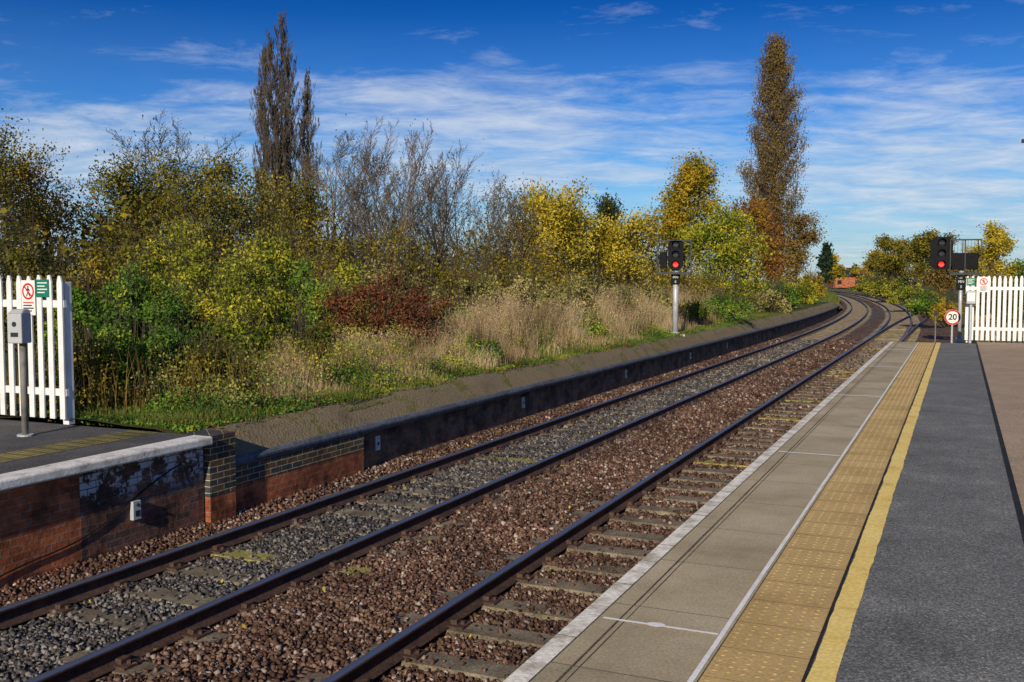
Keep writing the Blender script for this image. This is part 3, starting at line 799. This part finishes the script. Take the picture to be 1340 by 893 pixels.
x, y = at(30.5, 13.5)
t = thing('speed_limit_sign', 'round white 20 speed sign with red border on short post', 'sign', (x, y, -.05), rz=.3)
MB().cyl((0, 0.02, -.3), (0, 0.02, .95), .03, m_grey, n=12).ob('post', t)
q = MB(); q.cyl((0, 0, .72), (0, -.012, .72), .235, m_white, n=36); q.ring((0, .72), .232, .185, -.0135, m_red, 40); pl = q.ob('plate', t)
text_part('20', .25, m_black, pl, (0, -.0145, .72))
x, y = at(35, 14.9)
t = thing('lineside_post', 'slim grey lineside post with a small plate', 'post', (x, y, -.6))
MB().cyl((0, 0, 0), (0, 0, 1.35), .022, m_postg, n=10).ob('post', t)
MB().box(-.06, .06, -.035, -.023, 1.15, 1.33, m_dgrey).ob('plate', t)

def lamp(loc, label):
    t = thing('platform_lamp', label, 'lamp post', loc)
    MB().cyl((0, 0, 0), (0, 0, 5.3), .055, m_grey, r1=.04, n=14).ob('post', t, smooth=True)
    MB().cyl((0, 0, 5.28), (-.75, 0, 5.33), .02, m_grey, n=8).ob('arm', t)
    q = MB(); q.box(-1.15, -.6, -.09, .09, 5.28, 5.36, m_dgrey); q.box(-1.1, -.65, -.07, .07, 5.268, 5.28, m_box); q.ob('lamp_head', t, bevel=.02)
x, y = at(25, 13.95); lamp((x, y, 0), 'tall grey platform lamp with a flat head')

x, y = at(350, 117)
t = thing('house', 'distant brick house with dark pitched roof', 'house', (x, y, -.8), rz=.35)
MB().box(-5, 5, -4, 4, 0, 4, m_brR).ob('wall', t)
q = MB(); q.add([(-5.4, -4.4, 3.9), (5.4, -4.4, 3.9), (5.4, 4.4, 3.9), (-5.4, 4.4, 3.9), (-5.4, 0, 7.0), (5.4, 0, 7.0)], [(0, 1, 5, 4), (3, 4, 5, 2), (0, 4, 3), (1, 2, 5), (0, 3, 2, 1)], m_dgrey); q.ob('roof', t)
for wx in (-3, 3): MB().box(wx - .7, wx + .7, -4.03, -4.003, 1.2, 2.6, m_glass).ob('window', t)

# ------------------------------------------------------------------ vegetation
F_ = 1303.0
def H_of(D, top): return (367 - top) / F_ * D + 1.8
def tr(px, D, top, wpx, leaf, n, size, label, **k):
    tree(D, D * (px - 670) / F_, H_of(D, top), wpx / F_ * D, leaf, n, size, label, **k)
def bu(px, D, top, wpx, leaf, n, size, label, **k):
    bush(D, D * (px - 670) / F_, H_of(D, top) - k.get('z', 0), wpx / F_ * D, leaf, n, size, label, **k)

tr(5, 38, 172, 170, L_olive, 13000, .058, 'tree with thinning rust and olive leaves', seed=1, stems=2)
tr(80, 42, 205, 150, L_rust, 9000, .058, 'small tree with rusty autumn leaves', seed=2, stems=2)
tr(190, 44, 222, 170, L_olive, 19000, .062, 'spreading olive green tree with thin top', seed=3, stems=2)
tr(240, 50, 158, 150, L_olive, 900, .06, 'mostly bare tree with dark crooked branches', seed=4, bark=m_barkd, kind='bare', stems=3, tw=.0002)
tr(285, 42, 212, 150, L_olive, 18000, .060, 'olive and yellow leafed tree', seed=5, stems=2)
tr(350, 40, 228, 130, L_olive, 12000, .058, 'thin olive leafed tree among the scrub', seed=6, stems=2)
BK = dict(bark=m_barkg, kind='bare', stems=4, tw=.00015)
tr(430, 44, 158, 130, L_olive, 400, .05, 'bare tree with fine grey twigs', seed=7, **BK)
tr(485, 43, 155, 140, L_olive, 400, .05, 'bare tree with fine grey twigs', seed=8, **BK)
tr(550, 45, 185, 130, L_olive, 600, .05, 'bare tree with fine grey twigs', seed=9, **BK)
tr(608, 46, 205, 130, L_olive, 900, .05, 'bare tree with fine brown twigs', seed=10, **BK)
tr(655, 50, 238, 100, L_olive, 1800, .06, 'small bare tree with brown twigs', seed=11, **BK)
tr(372, 85, 24, 66, L_brown, 150, .06, 'tall slender poplar almost bare of leaves', seed=12, kind='poplar', bark=m_barkp, name='poplar_tree', stems=3, nb=130, ntw=13, wide=.72, tw=.00018)
tr(405, 86, 98, 40, L_brown, 150, .06, 'shorter slender poplar almost bare of leaves', seed=13, kind='poplar', bark=m_barkp, name='poplar_tree', stems=2, nb=90, wide=.68, tw=.00018)
tr(350, 88, 66, 40, L_brown, 150, .06, 'slender poplar almost bare of leaves', seed=14, kind='poplar', bark=m_barkp, name='poplar_tree', stems=2, nb=90, wide=.68, tw=.00018)
tr(740, 60, 252, 122, L_yellow, 20000, .085, 'bright yellow autumn tree', seed=15, stems=2, lsig=.45)
tr(795, 64, 282, 90, L_yellow, 14000, .085, 'yellow autumn tree', seed=16, stems=2, lsig=.45)
tr(808, 80, 262, 50, L_dark, 6000, .10, 'dark green tree behind the yellow trees', seed=17)
tr(850, 76, 280, 44, L_olive, 2500, .085, 'thin olive birch', seed=18)
tr(900, 72, 220, 96, L_gold, 20000, .095, 'golden green autumn tree', seed=19, lsig=.5)
tr(942, 68, 276, 84, L_lime, 13000, .09, 'yellow green autumn tree', seed=20, stems=2, lsig=.45)
tr(1011, 95, 60, 96, L_brown, 42000, .085, 'tall broad poplar with thin brown leaves', seed=21, kind='poplar', name='poplar_tree', nb=300, ntw=11, wide=.50, lsig=.32, tw=.00015)
tr(988, 80, 268, 56, L_orange, 9000, .09, 'orange leafed tree below the poplar', seed=22, lsig=.45)
tr(1038, 92, 282, 46, L_brown, 8000, .095, 'brown tree below the poplar', seed=23)
tr(1076, 210, 320, 16, L_conif, 2500, .3, 'dark distant conifer', seed=24)
tr(1092, 230, 336, 26, L_gold, 2500, .3, 'distant golden tree', seed=34)
tr(1150, 205, 330, 60, L_gold, 8000, .22, 'distant golden hedge tree', seed=25)
tr(1135, 260, 345, 40, L_olive, 4000, .28, 'distant olive tree', seed=26)
tr(1180, 155, 312, 66, L_olive, 11000, .16, 'olive leafed lineside tree', seed=27, lsig=.5)
tr(1208, 120, 306, 56, L_olive, 11000, .12, 'olive brown lineside tree', seed=28, lsig=.45)
tr(1250, 110, 335, 50, L_brown, 7000, .13, 'brown scrub tree', seed=29)
tr(1302, 100, 296, 58, L_yellow, 11000, .12, 'yellow autumn tree behind the fence', seed=30)
tr(1345, 100, 330, 50, L_green, 6000, .13, 'green tree behind the fence', seed=31)

b = [
 (30, 30, 285, 170, L_dark, 10000, .055, 'dark dense scrub bush'), (40, 24, 325, 130, L_olive, 10000, .045, 'olive bramble bush'),
 (120, 17.5, 352, 120, L_green, 17000, .034, 'green leafy bush'), (165, 20, 340, 90, L_green, 12000, .036, 'green leafy bush'),
 (170, 30, 295, 150, L_olive, 12000, .052, 'olive scrub bush'), (245, 28, 290, 140, L_lime, 13000, .046, 'yellow green bush'),
 (290, 22, 318, 150, L_lime, 20000, .036, 'yellow green leafed bush'), (345, 27, 292, 120, L_lime, 14000, .045, 'yellow green bush'),
 (240, 17.5, 385, 140, L_green, 15000, .032, 'green undergrowth bush'), (175, 15.0, 415, 130, L_green, 11000, .028, 'low green bramble clump'), (330, 18, 392, 130, L_lime, 13000, .032, 'yellow green undergrowth bush'),
 (115, 14.2, 440, 110, L_olive, 7000, .026, 'low olive bramble clump'), (270, 15.5, 440, 110, L_olive, 7000, .027, 'low olive bramble clump'), (395, 18.5, 400, 90, L_olive, 8000, .03, 'olive bramble clump'),
 (400, 32, 312, 130, L_olive, 10000, .055, 'olive scrub bush'), (480, 36, 300, 150, L_olive, 12000, .055, 'olive scrub bush'), (560, 38, 315, 150, L_olive, 12000, .06, 'olive scrub bush'),
 (405, 23, 355, 120, L_green, 11000, .04, 'green undergrowth bush'), (440, 27, 340, 110, L_lime, 10000, .045, 'yellow green bush'),
 (495, 22, 358, 140, L_red, 13000, .034, 'loose bush with rusty red autumn leaves'), (555, 25, 368, 80, L_red, 6000, .038, 'loose bush with dull red autumn leaves'),
 (520, 29, 345, 120, L_pale, 9000, .044, 'pale seeding buddleia bush'),
 (600, 26, 380, 70, L_green, 6000, .036, 'green undergrowth bush'),
 (640, 42, 325, 130, L_olive, 10000, .065, 'olive scrub bush'), (612, 27, 346, 90, L_pale, 10000, .04, 'pale seeding buddleia bush'),
 (665, 28, 353, 120, L_pale, 12000, .042, 'pale seeding buddleia bush'), (725, 31, 356, 110, L_pale, 11000, .045, 'pale seeding buddleia bush'),
 (780, 34, 360, 100, L_pale, 10000, .046, 'pale seeding buddleia bush'), (835, 38, 362, 90, L_pale, 9000, .05, 'pale seeding buddleia bush'),
 (700, 46, 340, 110, L_gold, 9000, .065, 'golden scrub bush'), (630, 21.0, 425, 50, L_green, 3500, .030, 'small bright green bush'), (760, 28.5, 410, 60, L_green, 3500, .034, 'low green bramble clump'),
 (900, 50, 360, 120, L_olive, 9000, .06, 'olive lineside bush'), (945, 42, 382, 70, L_green, 7000, .045, 'green lineside bush'), (905, 38, 392, 60, L_lime, 5000, .04, 'yellow green lineside bush'),
 (965, 60, 358, 90, L_lime, 8000, .07, 'yellow green lineside bush'), (1015, 62, 368, 60, L_green, 6000, .065, 'green lineside bush'), (1045, 76, 362, 44, L_lime, 5000, .08, 'yellow green lineside bush'),
 (1062, 110, 358, 34, L_gold, 5000, .10, 'golden lineside bush'), (1000, 55, 378, 60, L_pale, 4500, .055, 'pale lineside bush'),
]
for i, (px, D, top, w, m, n, s, lab) in enumerate(b): bu(px, D, top, w, m, n, s, lab, seed=100 + i, twigs=30)
for i, (px, D, top, w, m, n, s, lab, z) in enumerate([(1215, 60, 378, 50, L_green, 5000, .06, 'green bush beside the siding', -.4), (1195, 90, 370, 60, L_lime, 5000, .08, 'yellow green bush beside the siding', -.4),
     (1240, 48, 385, 40, L_gold, 3000, .055, 'low golden bush near the platform end', -.4), (1320, 45, 365, 60, L_olive, 4000, .06, 'olive bush behind the fence', -.3), (1150, 190, 356, 60, L_lime, 5000, .16, 'distant green hedge', -.5),
     (1290, 60, 350, 60, L_brown, 5000, .07, 'brown bush behind the fence', -.3), (1170, 130, 360, 60, L_lime, 5000, .12, 'yellow green scrub beside the siding', -.5)]):
    bu(px, D, top, w, m, n, s, lab, seed=200 + i, z=z, twigs=16)

n = 16000
a = rng.uniform(math.radians(-40), math.radians(45), n); R0 = 520 + rng.uniform(-40, 60, n)
hh = 3.5 + 2.0 * np.sin(a * 55) + 1.8 * np.sin(a * 163 + 1) + 1.5 * np.sin(a * 391) + 1.0 * np.sin(a * 877)
P = np.stack([-np.sin(a) * R0, np.cos(a) * R0, -1 + np.maximum(hh, 1) * rng.uniform(0, 1, n) ** .7], 1)
ob('distant_wood', leaves_mesh('distant_wood', P, .9, L_gold), kind='stuff', label='far off autumn woodland', category='woodland')
n = 40000
yy = rng.uniform(14, 150, n); xx = -rng.uniform(26, 46, n) - devs(yy)
hh = 3.6 + 1.3 * np.sin(yy * .45) + 1.0 * np.sin(xx * .8 + yy * .2)
P = np.stack([xx, yy, hh * rng.uniform(0, 1, n) ** .6], 1)
ob('scrub_thicket', leaves_mesh('scrub_thicket', P, .15, L_olive), kind='stuff', label='dense scrub thicket behind the trees', category='scrub')

# ------------------------------------------------------------------ grasses
def blades(name, X, Y, Z, h, w, lean, mat):
    N = len(X); th = rng.uniform(0, 2 * np.pi, N); ph = rng.uniform(0, 2 * np.pi, N)
    wv = np.stack([np.cos(th), np.sin(th), np.zeros(N)], 1) * w
    ld = np.stack([np.cos(ph), np.sin(ph), np.zeros(N)], 1) * (lean * h * rng.uniform(.2, 1, N))[:, None]
    B = np.stack([X, Y, Z], 1); Mi = B + ld * .3 + np.stack([0 * h, 0 * h, h * .55], 1); T = B + ld + np.stack([0 * h, 0 * h, h * .98], 1)
    V = np.stack([B - wv, B + wv, Mi + wv * .8, Mi - wv * .8, T + wv * .25, T - wv * .25], 1).reshape(-1, 3)
    f = np.array([[0, 1, 2, 3], [3, 2, 4, 5]])
    F = (f[None] + (np.arange(N) * 6)[:, None, None]).reshape(-1, 4)
    ob(name, npmesh(name, V, F, mat), kind='stuff')
K = 1250
cy = 12.0 + rng.uniform(0, 1, K) ** 1.1 * 33
cx = 8.85 + rng.uniform(0, 1, K) ** 1.1 * (1.9 + np.clip((cy - 12) * .2, 0, 3.6))
pt = np.sin(cx * 1.9 + cy * .8) + np.sin(cy * 1.35 - cx * 2.2 + 1) + rng.normal(0, .35, K)      # patchy growth
rel = (-cx * CT + cy * ST) / (cx * ST + cy * CT)
okc = (pt > -.75) & (rel > -.24)
cy, cx, pt, rel = cy[okc], cx[okc], pt[okc], rel[okc]; K = len(cy)
per = 80; N = K * per
i = np.repeat(np.arange(K), per)
sc = rng.uniform(.06, .24, K)[i]
X = -(cx[i] + rng.normal(0, 1, N) * sc) - devs(cy)[i]; Y = cy[i] + rng.normal(0, 1, N) * sc
cap = np.interp(rel, [-.22, -.08, -.04], [.8, .85, 1.5])
ch = rng.uniform(.4, 1.0, K) * cap * np.clip((cx - 8.5) / 1.5, .28, 1)
h = ch[i] * rng.uniform(.5, 1.15, N)
X = np.minimum(X, -8.6)
blades('dry_grass', X, Y, np.full(N, -.03), h, .0038, .4, L_straw)
mask = h > .65
P = np.stack([X[mask], Y[mask], h[mask] * .95], 1); P = np.repeat(P, 2, 0) + rng.normal(0, .045, (mask.sum() * 2, 3))
ob('grass_seed_heads', leaves_mesh('grass_seed_heads', P, .016, L_straw), kind='stuff')
K2 = 420
wy = 10.5 + rng.uniform(0, 1, K2) ** 1.1 * 34; wx = 8.8 + rng.uniform(0, 1, K2) * (1.8 + np.clip((wy - 10.5) * .2, 0, 4)); wh = rng.uniform(.2, .95, K2) * np.clip((wx - 8.5) / 1.2, .3, 1)
N = K2 * 170; i = np.repeat(np.arange(K2), 170); u = rng.uniform(0, 1, N)
P = np.stack([-(wx[i] + rng.normal(0, .17, N)) - devs(wy)[i], wy[i] + rng.normal(0, .17, N), wh[i] * u ** .8], 1)
ob('tall_weeds', leaves_mesh('tall_weeds', P[i % 3 == 0], .024, L_lime), kind='stuff')
ob('tall_nettles', leaves_mesh('tall_nettles', P[i % 3 == 1], .024, L_green), kind='stuff')
ob('tall_seeding_weeds', leaves_mesh('tall_seeding_weeds', P[i % 3 == 2], .022, L_pale), kind='stuff')
N = 3000
Y = rng.uniform(10, 15, N); X = -rng.uniform(9.3, 14.5, N)
blades('dead_stalks', X, Y, np.full(N, -.03), rng.uniform(.2, 1.0, N), .004, .25, L_brown)
N = 90000
Y = 9.3 + rng.uniform(0, 1, N) ** 1.4 * 50; X = -(8.2 + np.abs(rng.normal(0, 1, N)) * (1.1 + (Y - 9) * .06))
pn = np.sin(X * 2.1 + Y * .9) + np.sin(Y * 2.7 - X * 1.3) + rng.normal(0, .5, N)
kp = (pn > -.3) & ((X < -8.5) | (pn > .5)); X = X[kp]; Y = Y[kp]; N = len(X)
blades('low_grass', X - devs(Y), Y, np.where(X > -8.3, -.14, -.04), rng.uniform(.03, .22, N) * np.clip((-X - 7.9) / .8, .4, 1), .005, .5, L_grass)
N = 70000
Y = 9.2 + rng.uniform(0, 1, N) ** 1.2 * 34; X = -(8.38 + np.abs(rng.normal(0, 1, N)) * 1.6)
hh = np.clip(np.sin(X * 2.3 + 1) * np.sin(Y * 1.7) + .2 * np.sin(Y * 5), 0, 1) * np.clip((-X - 8.5) / 1.2, 0, 1)
P = np.stack([X - devs(Y), Y, rng.uniform(-.03, .04, N) + .45 * hh * rng.uniform(0, 1, N)], 1)
ob('weeds', leaves_mesh('weeds', P, .022, L_green), kind='stuff')
N = 14000
P = np.stack([-(8.3 + rng.uniform(0, 5, N)), 9.2 + rng.uniform(0, 18, N), rng.uniform(-.03, .06, N)], 1)
ob('fallen_leaf_litter', leaves_mesh('leaf_litter', P, .021, L_rust), kind='stuff')
N = 14000
Y = rng.uniform(33, 110, N); X = rng.uniform(.6, 16, N)
blades('verge_grass', X, Y, np.full(N, -.42), rng.uniform(.2, .6, N), .012, .4, L_straw)
N = 12000
Y = rng.uniform(88, 260, N); X = -(8.6 + rng.uniform(0, 6, N)) - devs(Y)
blades('far_verge_grass', X, Y, np.full(N, -.8), rng.uniform(.3, .9, N), .03, .4, L_grass)

# ------------------------------------------------------------------ light and sky
SUN_EL = math.radians(23)
sd = bpy.data.lights.new('sun', 'SUN'); sd.energy = 4.9; sd.angle = math.radians(.5); sd.color = (1, .87, .67)
so = bpy.data.objects.new('sun', sd); COL.objects.link(so)
trav = Vector((-.12, 1, -math.tan(SUN_EL))).normalized()
so.rotation_euler = trav.to_track_quat('-Z', 'Y').to_euler()

w = bpy.data.worlds.new('World'); scene.world = w; w.use_nodes = True
nt = w.node_tree; bg = nt.nodes['Background']
sky = nd(nt, 'ShaderNodeTexSky', sky_type='NISHITA'); sky.sun_disc = False
sky.sun_elevation = SUN_EL; sky.sun_rotation = math.radians(180 - 6.8); sky.air_density = 1.0; sky.dust_density = .3; sky.ozone_density = 3.0
tc = nd(nt, 'ShaderNodeTexCoord')
sp = nd(nt, 'ShaderNodeSeparateXYZ'); lk(nt, tc.outputs['Generated'], sp.inputs[0])
Z = sp.outputs[2]
tint = ramp(nt, Z, [(0, (.85, 1.12, 1.4)), (.10, (.42, .95, 1.5)), (.17, (.13, .64, 1.35)), (.27, (.025, .34, .92)), (1, (.2, .5, 1))])
skc = mixc(nt, 1.0, sky.outputs[0], tint, 'MULTIPLY')
zz = mth(nt, 'MAXIMUM', mth(nt, 'ADD', Z, .09), .02)
ux = mth(nt, 'ADD', mth(nt, 'MULTIPLY', sp.outputs[0], CT), mth(nt, 'MULTIPLY', sp.outputs[1], ST))
vx = mth(nt, 'ADD', mth(nt, 'MULTIPLY', sp.outputs[0], -ST), mth(nt, 'MULTIPLY', sp.outputs[1], CT))
cb = nd(nt, 'ShaderNodeCombineXYZ')
U = mth(nt, 'DIVIDE', ux, zz); VV = mth(nt, 'DIVIDE', vx, zz)
lk(nt, mth(nt, 'MULTIPLY_ADD', U, .85, 1.7), cb.inputs[0]); lk(nt, mth(nt, 'MULTIPLY_ADD', VV, 1.15, 3.9), cb.inputs[1])
n1 = noise(nt, cb.outputs[0], .7, 5, .56, .3)
n2 = noise(nt, cb.outputs[0], 2.6, 9, .68, .3)
zb = ramp(nt, Z, [(0, .51), (.09, .53), (.155, .50), (.20, .455), (.27, .42), (.6, .44)])
# real cloud banks standing in given compass directions
AZ = mth(nt, 'DIVIDE', ux, mth(nt, 'MAXIMUM', vx, .2))
def bank(a0, z0, wa, wz, amp):
    da = mth(nt, 'DIVIDE', mth(nt, 'SUBTRACT', AZ, a0), wa); dz = mth(nt, 'DIVIDE', mth(nt, 'SUBTRACT', Z, z0), wz)
    e = mth(nt, 'ADD', mth(nt, 'MULTIPLY', da, da), mth(nt, 'MULTIPLY', dz, dz))
    return mth(nt, 'MULTIPLY', mth(nt, 'POWER', 2.718, mth(nt, 'MULTIPLY', e, -1.0)), amp)
bb = mth(nt, 'ADD', mth(nt, 'ADD', bank(.04, .125, .20, .050, .15), bank(-.47, .125, .14, .035, .16)), mth(nt, 'ADD', bank(.40, .10, .16, .06, .11), bank(.02, .17, .10, .02, .06)))
cm = mth(nt, 'ADD', mth(nt, 'ADD', mth(nt, 'MULTIPLY', n1, .56), mth(nt, 'MULTIPLY', n2, .44)), mth(nt, 'ADD', mth(nt, 'SUBTRACT', zb, .5), bb))
mask = ramp(nt, cm, [(.45, 0), (.53, .25), (.62, .60), (.75, .92)])
hz = ramp(nt, Z, [(0, .95), (.07, .58), (.14, .16), (.25, 0)])
mask2 = mth(nt, 'MAXIMUM', mask, mth(nt, 'MULTIPLY', hz, mth(nt, 'MULTIPLY_ADD', n1, .8, .15)))
ccol = ramp(nt, n2, [(.32, (5.4, 7.0, 9.8)), (.62, (9.4, 10.3, 11.5))])
col = mixc(nt, mask2, skc, ccol)
lk(nt, col, bg.inputs[0]); bg.inputs[1].default_value = .07

# ------------------------------------------------------------------ camera
cam = bpy.data.cameras.new('camera'); co = bpy.data.objects.new('camera', cam); COL.objects.link(co)
cam.sensor_width = 36; cam.lens = 35; cam.clip_end = 6000; cam.clip_start = .05
co.location = (0, 0, 1.8)
pit = math.atan((446.5 - 367) / 1303)
fw = Vector((-ST * math.cos(pit), CT * math.cos(pit), -math.sin(pit)))
co.rotation_euler = fw.to_track_quat('-Z', 'Y').to_euler()
scene.camera = co
scene.view_settings.view_transform = 'Standard'; scene.view_settings.look = 'None'; scene.view_settings.exposure = 0
